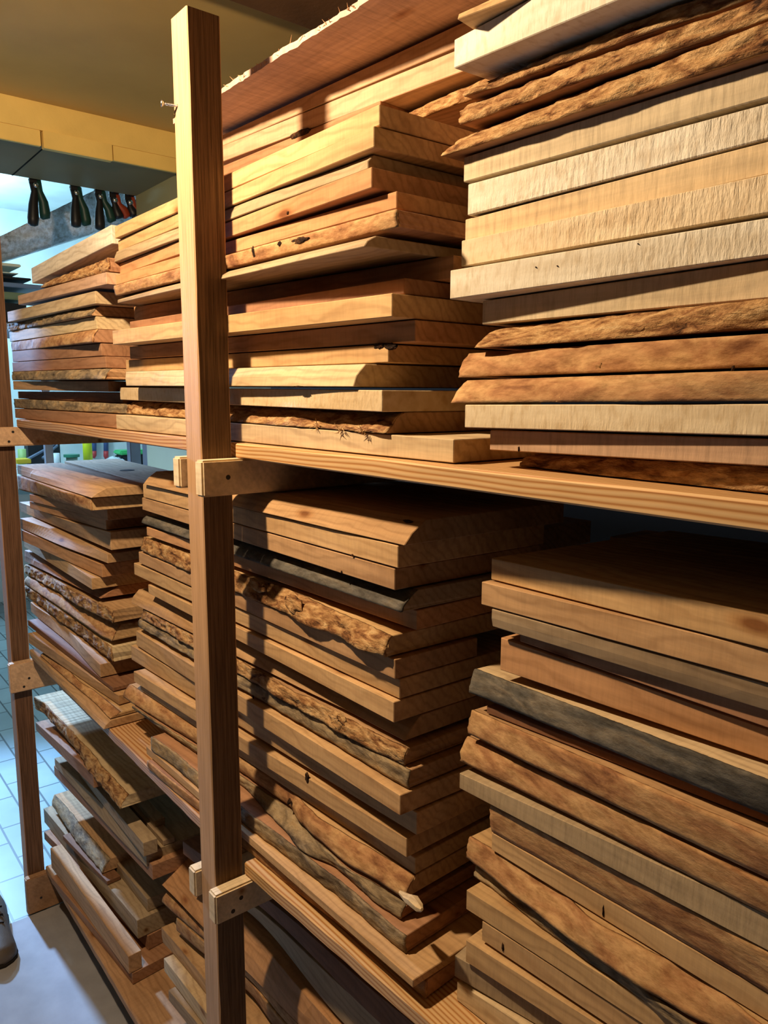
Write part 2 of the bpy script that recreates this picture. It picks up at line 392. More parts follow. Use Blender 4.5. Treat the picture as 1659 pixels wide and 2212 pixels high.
def make_board(ident, pL, pR, tL, tR, devB, devT, w, style, col, extL, extR, mat, cup=0):
    """pL,pR: bottom front corners; tL,tR: top front corners (world). Straight board between them."""
    dxy = Vector((pR.x-pL.x, pR.y-pL.y, 0)); Lx = dxy.length; dirh = dxy/Lx
    origin = pL.copy(); ang = math.atan2(dirh.y, dirh.x)
    slope = (pR.z-pL.z)/Lx
    rz = Matrix.Rotation(-ang, 3, 'Z')
    loc = lambda p: rz @ (p-origin)
    a, b = loc(pR), None
    TL, TR = loc(tL), loc(tR)
    x0, x1 = -extL, Lx+extR
    L = x1-x0
    barky = style in 'bgtc'
    amp = dict(b=.0048, g=.0028, t=.0010, c=.0012, w=.0006, s=.0002)[style]
    n = max(24, int(L/(.006 if barky else .02)))
    rows = 9 if barky else 3
    seed = Vector((sum(map(ord, ident))*1.37, 3.1, 7.7))
    def lerpx(x, l, r): return l+(r-l)*min(max(x/Lx, 0), 1)
    front = []
    jag = .004 if style == 'b' else (.002 if barky else 0)
    for i in range(n+1):
        x = x0+L*i/n
        zb = slope*x; th = lerpx(x, TL.z, TR.z-slope*Lx)
        yt = lerpx(x, TL.y, TR.y)
        db = interp(devB, x) if devB else 0
        dt = interp(devT, x) if devT else 0
        if not devB and style in 'wt': db = dt = .003*noise.noise(seed+Vector((x*5, 0, 0)))
        if not devB and style in 'bg': db = dt = .006*noise.noise(seed+Vector((x*6, 0, 0)))
        r = []
        for k in range(rows):
            v = k/(rows-1)
            y = db*(1-v)+(yt+dt)*v; z = zb+th*v
            if barky or style == 'w':
                bulge = -.004*math.sin(PI*v) if abs(yt) > .008 else -.0012*math.sin(PI*v)
                nn = noise.fractal(seed+Vector((x*26, v*2.2, 0)), .8, 2.1, 4)
                y += bulge - amp*nn*(1.0 if 0 < k < rows-1 else .6)
                if k in (0, rows-1): z += (.25 if k else -.0)*amp*noise.noise(seed+Vector((x*70, k, 2)))
            r.append(Vector((x, y, z)))
        front.append(r)
    for k in range(rows):       # ragged sawn ends
        front[0][k].x += jag*noise.noise(seed+Vector((k*.9, 5, 0))); front[-1][k].x += jag*noise.noise(seed+Vector((k*.9, 9, 0)))
    def shell(fr, back_y, name, mt, parent=None, inset=None):
        bm = bmesh.new(); V = []
        for r in fr:
            row = [bm.verts.new(p) for p in r]
            if inset is not None:
                back = [bm.verts.new(p+Vector((0, inset, 0))) for p in reversed(r)]
            else:
                back = [bm.verts.new((r[-1].x, back_y, r[-1].z)), bm.verts.new((r[0].x, back_y, r[0].z))]
            V.append(row+back)
        m_ = len(V[0])
        for r0, r1 in zip(V, V[1:]):
            for k in range(m_): bm.faces.new((r0[k], r0[(k+1) % m_], r1[(k+1) % m_], r1[k]))
        for r0 in (V[0], V[-1]):
            if inset is None: bm.faces.new(r0)
            else:
                h = m_//2
                for k in range(h-1): bm.faces.new((r0[k], r0[k+1], r0[m_-2-k], r0[m_-1-k]))
        bmesh.ops.recalc_face_normals(bm, faces=bm.faces)
        if inset is None:
            es = [e for e in bm.edges if len(e.link_faces) == 2 and e.calc_face_angle(0) > .9]
            bmesh.ops.bevel(bm, geom=es, offset=.0009, segments=1, affect='EDGES')
        me = bpy.data.meshes.new(name); bm.to_mesh(me); bm.free()
        o = link(name, me, mt, parent)
        if barky and inset is not None:
            for p in me.polygons: p.use_smooth = True
        return o
    if barky:
        body = [[p+Vector((0, .0022, 0)) for p in r] for r in front]
        o = shell(body, w, 'live_edge_board', mat)
        s_ = shell([[p+Vector((0, 0, 0)) for p in r] for r in front], w, 'bark_edge', BARKS[style], o, inset=.0035)
        s_['label'] = {'b': 'rough torn brown bark edge', 'g': 'weathered grey bark edge', 't': 'mottled brown inner bark edge', 'c': 'smooth charcoal grey bark edge'}[style]
        s_.color = (1, 1, 1, 1)
    else:
        o = shell(front, w, 'waney_board' if style == 'w' else 'sawn_board', mat)
    o.location = origin; o.rotation_euler.z = ang
    cc = COLS[col]; k = .93+.14*random.random()
    o.color = (cc[0]*k, cc[1]*k*(.98+.04*random.random()), cc[2]*k, 1)
    return o
ORD = ['lowest','second','third','fourth','fifth','sixth','seventh','eighth','ninth','tenth','eleventh','twelfth','thirteenth','fourteenth','fifteenth','sixteenth',
       'seventeenth','eighteenth','nineteenth','twentieth','twenty-first','twenty-second','twenty-third']
def stack(name, where, group, y0, base, rows, w=.30, delta=.045, extL=0., extR=0., mat=None, d0=None, tol=.009, gap=.0016):
    """rows bottom to top: (id, T, B, style, colour, look, opts)"""
    prev = [(-9, base), (9, base)]
    def zprev(x):
        p = prev
        k = 0
        while k < len(p)-2 and x > p[k+1][0]: k += 1
        return gap+p[k][1]+(p[k+1][1]-p[k][1])*(x-p[k][0])/(p[k+1][0]-p[k][0])
    for i, (ident, T, B, style, col, look, op) in enumerate(rows):
        T, B = pts(T), pts(B)
        yy = y0+op.get('o', 0); dl = op.get('d', delta if i or d0 is None else d0)
        free = op.get('free', False)
        ends = []
        for e in (0, -1):
            b, t = B[e], T[e]
            ye = yy+(op.get('yR', 0) if e else 0)
            p = onY(b, ye)
            if not free:
                for _ in range(3):
                    zc = zprev(p.x); d = raydir(b)
                    if abs(d.z) > 1e-4:
                        y = (C+d*((zc-C.z)/d.z)).y
                        if (zc-C.z)/d.z < 0: y = yy
                        y = min(max(y, yy-dl), yy+dl)
                    else: y = yy
                    p = onY(b, y)
                zc = zprev(p.x); err = p.z-zc
                if err < 0: p.z = zc
                elif err > tol: p.z = zc+tol
                if abs(err) > .010: LOG.append('%s e%d err %.3f y %.3f' % (ident, e, err, p.y))
            if style == 's' and 'u' not in op:
                tp = onY(t, p.y)
            else:
                tp = onX(t, p.x)
                if abs(tp.y-p.y) > op.get('wm', .065): 
                    LOG.append('%s e%d wane dy %.3f' % (ident, e, tp.y-p.y))
                    tp.y = p.y+math.copysign(.065, tp.y-p.y); tp.z = onY(t, tp.y).z
            tp.x = p.x
            th = tp.z-p.z
            ends.append([p, tp, th])
        main = op.get('main')                      # end whose thickness is trusted
        th = [e[2] for e in ends]
        for k in (0, 1):
            o_ = th[1-k]
            if main is not None and k != main: o_ = th[main]; lo, hi = .85*o_, 1.15*o_
            else: lo, hi = .6*o_, 1.6*o_
            nt = min(max(th[k], lo), hi); nt = min(max(nt, .010), .07)
            if abs(nt-th[k]) > .006: LOG.append('%s e%d thick %.3f->%.3f' % (ident, k, th[k], nt))
            ends[k][1].z = ends[k][0].z+nt
        a_, b_ = ends[0][0], ends[1][0]; Lx_ = b_.x-a_.x
        xr_, xl_ = op.get('xr', extR), op.get('xl', extL)
        if not free or op.get('chk'):
            zl_ = lambda X_: a_.z+(b_.z-a_.z)*(X_-a_.x)/Lx_
            XS_ = [a_.x-xl_, b_.x+xr_]+[q_[0] for q_ in prev if a_.x-xl_ < q_[0] < b_.x+xr_]
            need = max(zprev(X_)-zl_(X_) for X_ in XS_)
            need = min(need, .003)
            if need > 0:
                for e_ in (0, 1): ends[e_][0].z += need; ends[e_][1].z += need
                if need > .005: LOG.append('%s raised %.3f' % (ident, need))
        pL, tL, pR, tR = ends[0][0], ends[0][1], ends[1][0], ends[1][1]
        dxy = Vector((pR.x-pL.x, pR.y-pL.y, 0)); Lx = dxy.length; dh = dxy/Lx; nrm = Vector((-dh.y, dh.x, 0))
        devs = []
        if style == 's' and 'u' not in op: tL = Vector((pL.x, pL.y, tL.z)); tR = Vector((pR.x, pR.y, tR.z))
        for P_, a, b in ((B, pL, pR), (T, tL, tR)):
            dv = []
            if len(P_) > 2:
                dv = [(0, 0)]
                for p in P_[1:-1]:
                    d = raydir(p); z = a.z
                    for _ in range(4):
                        if abs(d.z) < 1e-3: break
                        hpt = C+d*((z-C.z)/d.z); u = (hpt-pL).dot(dh)
                        z = a.z+(b.z-a.z)*min(max(u/Lx, 0), 1)
                    base_y = (a-pL).dot(nrm)+((b-pL).dot(nrm)-(a-pL).dot(nrm))*u/Lx
                    q = (hpt-pL).dot(nrm)-base_y
                    if 0 < u < Lx: dv.append((u, min(max(q, -.05), .05)))
                dv.append((Lx, 0)); dv.sort()
            devs.append(dv)
        o = make_board(ident, pL, pR, tL, tR, devs[0], devs[1], op.get('w', w), style, col, op.get('xl', extL), op.get('xr', extR), op.get('m', mat) or M_SAWN)
        BOARDS[ident] = (o, pL.copy(), pR.copy(), tL.copy())
        tag(o, '%s, %s %s' % (look, ORD[i] if not op.get('nth') else op['nth'], where), 'board', group)
        if not op.get('np'):
            sl_ = (pR.z-pL.z)/(pR.x-pL.x)
            prev = [(pL.x-xl_-.001, tL.z-sl_*(xl_+.001)), (pL.x, tL.z), (pR.x, tR.z), (pR.x+xr_+.001, tR.z+sl_*(xr_+.001))]
        LOG.append('%-5s L(%.2f,%.3f,%.3f) R(%.2f,%.3f,%.3f) th %.3f %.3f dy %.3f %.3f' % (ident, *pL, *pR, tL.z-pL.z, tR.z-pR.z, tL.y-pL.y, tR.y-pR.y))

R_, P_ = M_ROUGH, M_PALE
stack('CU', 'in the upper middle stack', 'boards stacked above the middle shelf behind the near post', .07, PL_TOP, [
 ('CU1', 'A950,1870 H1395,1042', 'A950,1985 H1390,1178', 's', 'cream', 'Thick pale sawn board with square end', dict(w=.30)),
 ('CU2', 'A1100,1760 H1100,888', 'A1030,1860 H1000,1008', 'b', 'tan', 'Board with a shaggy torn brown edge', {}),
 ('CU3', 'A980,1648 H982,757', 'A980,1748 H978,883', 's', 'cream', 'Very pale creamy sawn board', dict(m=P_)),
 ('CU4', 'A1028,1520 H878,605', 'A1030,1635 H805,737', 'w', 'cream', 'Pale board with slanting reddish-streaked end', {}),
 ('CU5', 'A1028,1425 H1013,492', 'A1028,1522 H1013,610', 's', 'honey', 'Yellowish board with black knot at its near corner', {}),
 ('CU6', 'A1060,1315 H1170,350', 'A1060,1415 H1168,475', 's', 'orange', 'Darker orange board set back in shade', dict(o=.018)),
 ('CU7', 'A918,1185 H1037,195', 'A920,1300 H1035,332', 's', 'honey', 'Clean honey sawn board jutting to the front', dict(o=-.008)),
 ('CU8', 'A1095,1105 H1145,100', 'A1060,1180 H1105,200', 's', 'brown', 'Shaded brown board set back with a small crack', dict(o=.03)),
 ('CU8b','A1095,990 H1391,-24', 'A1095,1100 H1391,110', 's', 'orange', 'Dark orange-brown board deep in shade', dict(o=.055, w=.26)),
 ('CU9', 'A985,930 G1040,935', 'A955,975 G965,1042', 'w', 'grey', 'Projecting board with slanting grey front edge', dict(o=-.03, d=.02)),
 ('CU10','A920,820 G1175,805', 'A940,900 G1188,918', 't', 'brown', 'Board with dark cracks and knots in brown edge', {}),
 ('CU11','A920,740 G1172,690', 'A922,820 G1175,800', 's', 'orange', 'Shaded orange sawn board under a projecting one', dict(o=.016)),
 ('CU12','A948,650 G1012,535', 'A950,740 G1015,668', 's', 'orange', 'Bright orange sawn board with straight grain', {}),
 ('CU13','A950,540 G1020,455', 'A925,630 G985,545', 'w', 'grey', 'Twisted greyish board with an uneven waney front', {}),
 ('CU14','A965,450 G1030,272', 'A965,540 G1030,408', 's', 'honey', 'Smooth light orange sawn board', {}),
 ('CU15','A925,340 G1070,130', 'A938,435 G1066,268', 's', 'honey', 'Yellow-lit sawn board on top', dict(nth='topmost')),
], w=.28, delta=.018, tol=.012)
stack('RU', 'in the upper right stack', 'boards in the upper right stack', .085, PL_TOP, [
 ('RU1', 'L465,1105 L1659,1175', 'L420,1168 L1659,1305', 'b', 'brown', 'Ragged dark brown board lying on the shelf', dict(d=.03)),
 ('RU2', 'L270,990 L1659,1035', 'L270,1090 L1659,1172', 's', 'pink', 'Pinkish sawn board with fine saw marks', dict(m=R_, d=.01, o=-.012)),
 ('RU3', 'L142,868 L1659,865', 'L145,982 L1659,1033', 's', 'pale', 'Pale board half in shadow', dict(m=P_, d=.01, o=-.008)),
 ('RU4', 'L160,745 L1659,695', 'L80,860 L1659,860', 't', 'cream', 'Light tan waney board with splintered tip', dict(d=.018)),
 ('RU5', 'L175,620 L1659,525', 'L118,740 L1659,690', 't', 'brown', 'Brown waney board with a dark crack', dict(d=.018)),
 ('RU6', 'L325,495 L1659,352', 'L190,615 L1659,520', 'b', 'brown', 'Board with torn fibrous brown edge', dict(d=.018)),
 ('RU7', 'L230,358 L1659,155', 'L232,494 L1659,350', 's', 'pale', 'Pale board in the shade of a projecting one', dict(m=R_)),
 ('RU8', 'L72,195 L1659,-68', 'L72,338 L1659,118', 's', 'white', 'Whitish blistered board jutting furthest left', dict(m=P_)),
 ('RU9', 'K125,1215 K1659,885', 'L128,190 K1659,1080', 's', 'pale', 'Pale fuzzy sawn board', dict(m=P_)),
 ('RU10','K147,1095 K1659,705', 'K147,1215 K1659,880', 's', 'cream', 'Cream board shaded by a thicker one', dict(m=R_)),
 ('RU11','K155,925 K1659,520', 'K160,1078 K1659,700', 's', 'white', 'Whitish board with deeply wrinkled saw face', dict(m=P_)),
 ('RU12','K135,800 K1659,330', 'K140,922 K1659,515', 's', 'pale', 'Pale board shaded by bark edges', dict(m=R_)),
 ('RU13','K130,650 K1659,150', 'K25,778 K1659,265', 'b', 'brown', 'Pointed bark-edged board reaching furthest left', {}),
 ('RU14','K165,530 K1659,0', 'K120,635 K1659,105', 'b', 'brown', 'Middle of three shaggy bark-edged boards', {}),
 ('RU15','K205,405 K1659,-90', 'K143,495 K1659,-15', 'b', 'brown', 'Shaggy bark-edged board with a frayed knot', {}),
 ('RU16','K92,213 K900,-220', 'K92,355 K900,20', 's', 'white', 'Big whitish rough board near the top edge', dict(m=P_)),
 ('RU17','K150,55 K480,-90', 'K105,95 K480,-45', 'w', 'honey', 'Thin pointed board', dict(nth='topmost', w=.07, xr=.4, d=.06, o=-.02)),
], w=.32, extR=.5, delta=.045, tol=.009)
stack('RR', 'of the boards behind the upper middle stack', 'boards lying behind the upper stacks', .21, PL_TOP, [
 ('RR3', 'Q61,990 Q1000,600', 'Q64,1048 Q1000,690', 's', 'brown', 'Grey-streaked board with a dark eye-shaped mark', dict(free=True, xr=0, yR=.03)),
 ('RR2', 'Q60,880 Q1440,320', 'Q61,973 Q1440,458', 's', 'pink', 'Pale board with wavy cream figure', dict(free=True, chk=True, yR=.045)),
 ('RR1', 'Q60,815 Q1440,172', 'Q60,880 Q1440,300', 's', 'pink', 'Smooth dim pinkish board', dict(free=True, chk=True, yR=.045)),
], w=.22, extL=.02, extR=.6)
_p = pts('Q1200,665')[0]; _y4 = onZ(_p, 2.083).y
stack('RS', 'behind the upper stacks', 'dark boards behind the upper stacks', _y4, PL_TOP, [
 ('RR4', 'Q1120,690 Q1560,500', 'Q1120,745 Q1560,590', 'b', 'brown', 'Dark splintered board', dict(free=True, nth='lying')),
], w=.16, extL=.0, extR=.6)
stack('RL', 'in the lower right stack', 'boards in the lower right stack', .105, LZT, [
 ('RL1', 'N62,1205 N400,1427', 'N62,1300 N400,1574', 's', 'cream', 'Light sawn board just above the shelf', {}),
 ('RL2', 'N50,1080 N640,1424', 'N50,1190 N640,1540', 's', 'grey', 'Greyish weathered sawn board', dict(m=R_)),
 ('RL3', 'N107,1000 N900,1507', 'N107,1115 N900,1630', 's', 'honey', 'Sawn board with a reddish knot on its top', {}),
 ('RL4', 'N190,905 N1000,1424', 'N190,1005 N1000,1550', 's', 'honey', 'Set-back sawn board with torn splinters', {}),
 ('RL5', 'N112,735 N1000,1290', 'N110,835 N1000,1415', 's', 'honey', 'Light sawn board with broad shadowed top', {}),
 ('RL6', 'N160,628 N1000,1195', 'N147,668 N1000,1290', 'g', 'brown', 'Dark grey-barked board nearly hidden in shade', dict(o=.01)),
 ('RL7', 'N125,505 N240,530 N560,720 N760,900 N1000,1030 N1300,1170 N1659,1390', 'N112,555 N160,610 N400,800 N680,1020 N960,1210 N1200,1350 N1659,1600', 't', 'honey', 'Wavy brown waney board with black bark scars', {}),
 ('RL8', 'N240,440 N1659,1265', 'N240,530 N1659,1410', 's', 'honey', 'Half-lit sawn board with a small crack', {}),
 ('RL9', 'N235,290 N1659,1050', 'N240,435 N1659,1260', 't', 'brown', 'Dark brown waney board in deep shade', {}),
 ('RL10','N65,130 N1659,860', 'N75,215 N1659,1050', 's', 'grey', 'Grey-brown board with brightly lit top strip', dict(m=R_)),
 ('RL11','M115,1163 N1659,705', 'M80,1285 N1659,860', 't', 'tan', 'Mottled brown waney board with frayed end', {}),
 ('RL12','M140,1040 N1659,485', 'M120,1160 N1659,695', 't', 'tan', 'Reddish brown waney board with thin lit top', {}),
 ('RL13','M235,1005 N1659,400', 'M215,1045 N1659,480', 's', 'dark', 'Thin dark board in a gap', dict(o=.06, d=.03)),
 ('RL14','M150,830 N1659,195', 'M125,940 N1659,375', 'c', 'cream', 'Board with charcoal grey bark face and bright top', {}),
 ('RL15','M290,670 M1659,1145', 'M285,785 M1659,1310', 's', 'orange', 'Orange sawn board set back above a grey one', dict(o=.012, d=.03)),
 ('RL16','M385,645 M1659,1040', 'M385,690 M1659,1140', 's', 'brown', 'Thin shaded brown board', dict(o=.02)),
 ('RL17','M245,510 M1659,895', 'M248,600 M1659,1035', 'w', 'grey', 'Waney board shaded under two thick ones', {}),
 ('RL18','M185,370 M1659,725', 'M187,488 M1659,893', 's', 'tan', 'Tan sawn board jutting to the left', {}),
 ('RL19','M240,250 M1659,545', 'M238,360 M1659,722', 's', 'honey', 'Glossy thick board with a dark hole on top', dict(nth='topmost')),
], w=.34, extR=.5, d0=.06, delta=.045, gap=.0018, tol=.009)
stack('CL', 'in the lower middle stack', 'boards stacked on the lower shelf behind the near post', .085, LZT, [
 ('CL0', 'D940,725 J1145,1590', 'D945,770 J1143,1702', 't', 'brown', 'Dark board set back on the shelf', {}),
 ('CL1', 'D942,662 J1070,1530', 'D940,722 J1068,1645', 's', 'honey', 'Lit orange sawn board with faint knots', {}),
 ('CL2', 'D972,565 J1028,1355', 'D970,655 J1030,1445', 'g', 'brown', 'Shaded board with grey bark at its near end', {}),
 ('CL3', 'D845,372 J130,480 J400,660 J530,830 J680,970 J860,1070 J1030,1175', 'D870,400 J120,520 J310,720 J450,880 J660,985 J850,1160 J1000,1265', 'g', 'brown', 'Wavy board with peeling grey bark', {}),
 ('CL4', 'D830,232 J125,375 J380,530 J480,640 J530,690 J690,790 J850,880 J1078,1018', 'D788,312 J122,445 J370,620 J440,720 J510,790 J700,950 J860,1040 J1022,1148', 't', 'honey', 'Wavy orange-brown bark board with a black scar', {}),
 ('CL5', 'D900,230 J1083,915', 'D900,270 J1080,1008', 's', 'honey', 'Thin lit board set back over a wavy one', dict(o=.02)),
 ('CL6', 'D858,150 J1035,810', 'D858,215 J1032,915', 's', 'honey', 'Sawn board with small split knot', {}),
 ('CL7', 'B840,1465 J1088,660', 'B842,1555 J1088,770', 's', 'honey', 'Set-back honey sawn board', {}),
 ('CL8', 'B875,1372 J997,565', 'B875,1465 J996,680', 's', 'honey', 'Clean tan sawn board with a lit top strip', {}),
 ('CL9', 'B900,1300 J1045,405', 'B890,1340 J1042,528', 'g', 'tan', 'Light grey-barked board with black streaks', {}),
 ('CL10','B915,1250 J1018,265', 'B905,1290 J1000,408', 'b', 'tan', 'Tan bark board with splinters and fibres', {}),
 ('CL11','B890,1105 J1115,115', 'B838,1190 J1020,262', 'w', 'tan', 'Waney tan board mostly in shade', {}),
 ('CL12','B950,1075 I965,1290', 'B950,1120 I960,1404', 's', 'honey', 'Honey board slanting forward at its near end', {}),
 ('CL13','B860,937 I993,1160', 'B860,1010 I993,1270', 's', 'honey', 'Sawn board under a crack-topped one', {}),
 ('CL14','B890,865 I968,1050', 'B890,935 I967,1160', 's', 'tan', 'Tan sawn board below a bark edge', dict(w=.15)),
 ('CL15','B925,770 I145,590 I350,650 I700,810 I945,915', 'B905,860 I115,690 I300,765 I450,850 I650,920 I760,990 I908,1040', 'b', 'honey', 'Board with thick flaking bark and bright top', {}),
 ('CL16','B935,705 I1090,775', 'B940,760 I1088,885', 's', 'orange', 'Reddish orange board set back', {}),
 ('CL17','B940,632 I1085,650', 'B905,680 I1000,785', 'c', 'grey', 'Board with slanting dark grey bark', {}),
 ('CL18','B908,518 I960,540', 'B912,595 I965,662', 's', 'tan', 'Tan sawn board with fine grain', {}),
 ('CL19','B918,432 I983,412', 'B918,515 I983,538', 's', 'honey', 'Sawn board right under the top one', {}),
 ('CL20','B1000,350 I1130,265', 'B918,432 I1010,413', 'w', 'tan', 'Smooth sloping-edged board', dict(nth='topmost', w=.3)),
], w=.27, d0=.06, delta=.028, gap=.0024, tol=.012)
stack('CB', 'in the bottom middle stack', 'boards under the lower shelf behind the near post', .09, BZT, [
 ('CBn', 'U1178,1490 U1440,1800', 'U1180,1580 U1400,1860', 's', 'grey', 'Shaded board low under the others', dict(free=True)),
 ('CBm', 'U1130,1200 U1510,1690', 'U1140,1320 U1500,1810', 's', 'cream', 'Pale narrow board near the bottom edge', dict(d=.05)),
 ('CB0', 'U1112,925 U1505,1390', 'U1125,1060 U1505,1510', 'w', 'tan', 'Waney board with brightly lit top', dict(d=.05)),
 ('CB1', 'U1250,840 V45,840 V385,1232', 'U1250,900 V50,940 V385,1350', 't', 'grey', 'Grey-brown bark board', dict(d=.05)),
 ('CB2', 'U1160,610 V45,760 V490,1232', 'U1120,700 V45,825 V490,1328', 't', 'orange', 'Orange-brown waney board', dict(d=.05)),
 ('CB3', 'X1130,1190 V760,1232', 'X690,1560 V760,1510', 'w', 'orange', 'Wide orange board with broad sloping edge', dict(d=.05, wm=.11)),
 ('CB4', 'X1150,865 V150,262 V1055,1232', 'X1160,1025 V80,290 V1055,1403', 's', 'grey', 'Greyish sawn board', dict(d=.05, main=1)),
 ('CB5', 'X1045,595 V285,215 V1350,1232', 'X1055,755 V190,255 V1350,1377', 's', 'dark', 'Dark board shaded by the shelf plank', dict(d=.05, nth='topmost', main=1)),
], w=.26, extR=.8, tol=.02)
stack('LU', 'in the upper left stack', 'boards in the far stack above the middle shelf', .068, PL_TOP, [
 ('LU1', 'A118,1820 A950,1870', 'A125,1895 A950,1980', 's', 'brown', 'Brown sawn board on the shelf', {}),
 ('LU2', 'A110,1740 A1040,1785', 'A118,1815 A1030,1862', 'g', 'tan', 'Blue-grey barked board', {}),
 ('LU3', 'A145,1680 A1005,1690', 'A150,1745 A1005,1775', 's', 'dark', 'Very dark board set back', dict(o=.03)),
 ('LU4', 'A105,1595 A885,1595', 'A110,1665 A885,1690', 's', 'tan', 'Tan board with a dark oval stain', {}),
 ('LU5', 'A100,1520 A905,1495', 'A105,1590 A850,1580', 'g', 'tan', 'Dark bark board with ringed end grain', {}),
 ('LU6', 'A100,1445 A860,1395', 'A105,1520 A865,1490', 's', 'brown', 'Reddish brown sawn board', {}),
 ('LU7', 'A100,1355 A815,1290', 'A105,1440 A830,1390', 's', 'brown', 'Slim brown board', {}),
 ('LU8', 'A90,1280 A800,1175', 'A95,1355 A760,1280', 't', 'brown', 'Grey-ended board with scratched edge', {}),
 ('LU9', 'A78,1195 A778,1070', 'A80,1275 A790,1172', 's', 'cream', 'Cream board with a pencilled circle on its end', {}),
 ('LU10','A75,1130 A790,985', 'A80,1190 A730,1060', 'g', 'tan', 'Grey-edged board with an orange end', {}),
 ('LU11','A65,1030 A780,860', 'A65,1115 A780,965', 's', 'cream', 'Cream sawn board with square lit end', dict(w=.12)),
 ('LU13','A145,900 A925,690', 'A150,975 A918,795', 's', 'pink', 'Pinkish board with a pencil line', dict(w=.16, xr=-.035)),
 ('LU14','A430,770 A930,575', 'A330,838 A945,690', 'b', 'brown', 'Pointed rough dark-edged board', dict(xr=-.035)),
 ('LU15','A262,672 A985,280', 'A262,800 A962,450', 's', 'white', 'Thick whitish board lit blue at its far end', dict(nth='topmost', free=True, xr=-.035)),
], w=.20, extL=.0, delta=.02, tol=.012)
stack('LL', 'in the lower left stack', 'boards in the far stack on the lower shelf', .068, LZT, [
 ('LL19','D200,20 D710,462', 'D210,110 D430,290 D662,522', 'w', 'tan', 'Board overhanging the shelf front', {}),
 ('LL18','D330,70 D500,210 D620,290 D765,372', 'D270,60 D450,220 D600,345 D705,453', 't', 'honey', 'Tan waney board', {}),
 ('LL17','D200,-80 D735,285', 'D200,-20 D762,366', 's', 'tan', 'Sawn board with lit end', {}),
 ('LL16','D200,-105 D728,215', 'D200,-50 D725,280', 's', 'dark', 'Dark set-back board', dict(o=.02)),
 ('LL15','B190,1185 B400,1330 B645,1592', 'B210,1260 B450,1460 D645,190', 's', 'tan', 'Grey-lit board with pointed corner and dusty top', {}),
 ('LL14','B180,1115 B715,1430', 'B185,1160 B722,1502', 'b', 'cream', 'Board with a ragged torn end', {}),
 ('LL13','B185,1030 B300,1080 B430,1160 B560,1230 B770,1335', 'B170,1080 B380,1220 B640,1400 B712,1422', 't', 'honey', 'Bulging golden waney board', {}),
 ('LL12','B170,955 B280,1000 B450,1110 B715,1240', 'B170,1010 B350,1110 B500,1210 B722,1322', 'b', 'tan', 'Dark knobbly bark board', {}),
 ('LL10','B165,850 B760,1090', 'B165,930 B640,1165', 'w', 'brown', 'Shaded board with sharply pointed end', {}),
 ('LL9', 'B160,750 B595,1040', 'B165,840 B590,1108', 's', 'honey', 'Angled board with pointed lit corner', {}),
 ('LL8', 'B150,730 B655,950', 'B155,800 B655,1030', 's', 'orange', 'Orange square-ended board', {}),
 ('LL7', 'B140,655 B450,760 B685,880', 'B145,720 B400,830 B690,940', 's', 'tan', 'Thin chamfered board', {}),
 ('LL5', 'B135,550 B430,665 B705,740', 'B140,610 B400,720 B710,810', 's', 'tan', 'Curved-edge sawn board', {}),
 ('LL4', 'B205,545 B690,665', 'B205,590 B680,725', 's', 'orange', 'Shaded board with ringed end', dict(o=.02)),
 ('LL3', 'B205,500 B715,595', 'B205,545 B690,665', 's', 'orange', 'Shaded board with slanting end', dict(o=.02)),
 ('LL2', 'B122,380 B400,480 B585,525', 'B128,470 B300,515 B420,555 B583,605', 't', 'honey', 'Board with scarred dark bark edge', dict(w=.13)),
 ('LL1', 'B120,310 B380,375 B685,455', 'B122,370 B300,430 B583,522', 'w', 'tan', 'Smooth waney board with blue-lit top', dict(nth='topmost', w=.13)),
], w=.24, delta=.035, d0=.03, extL=.02, gap=.0024, tol=.012)
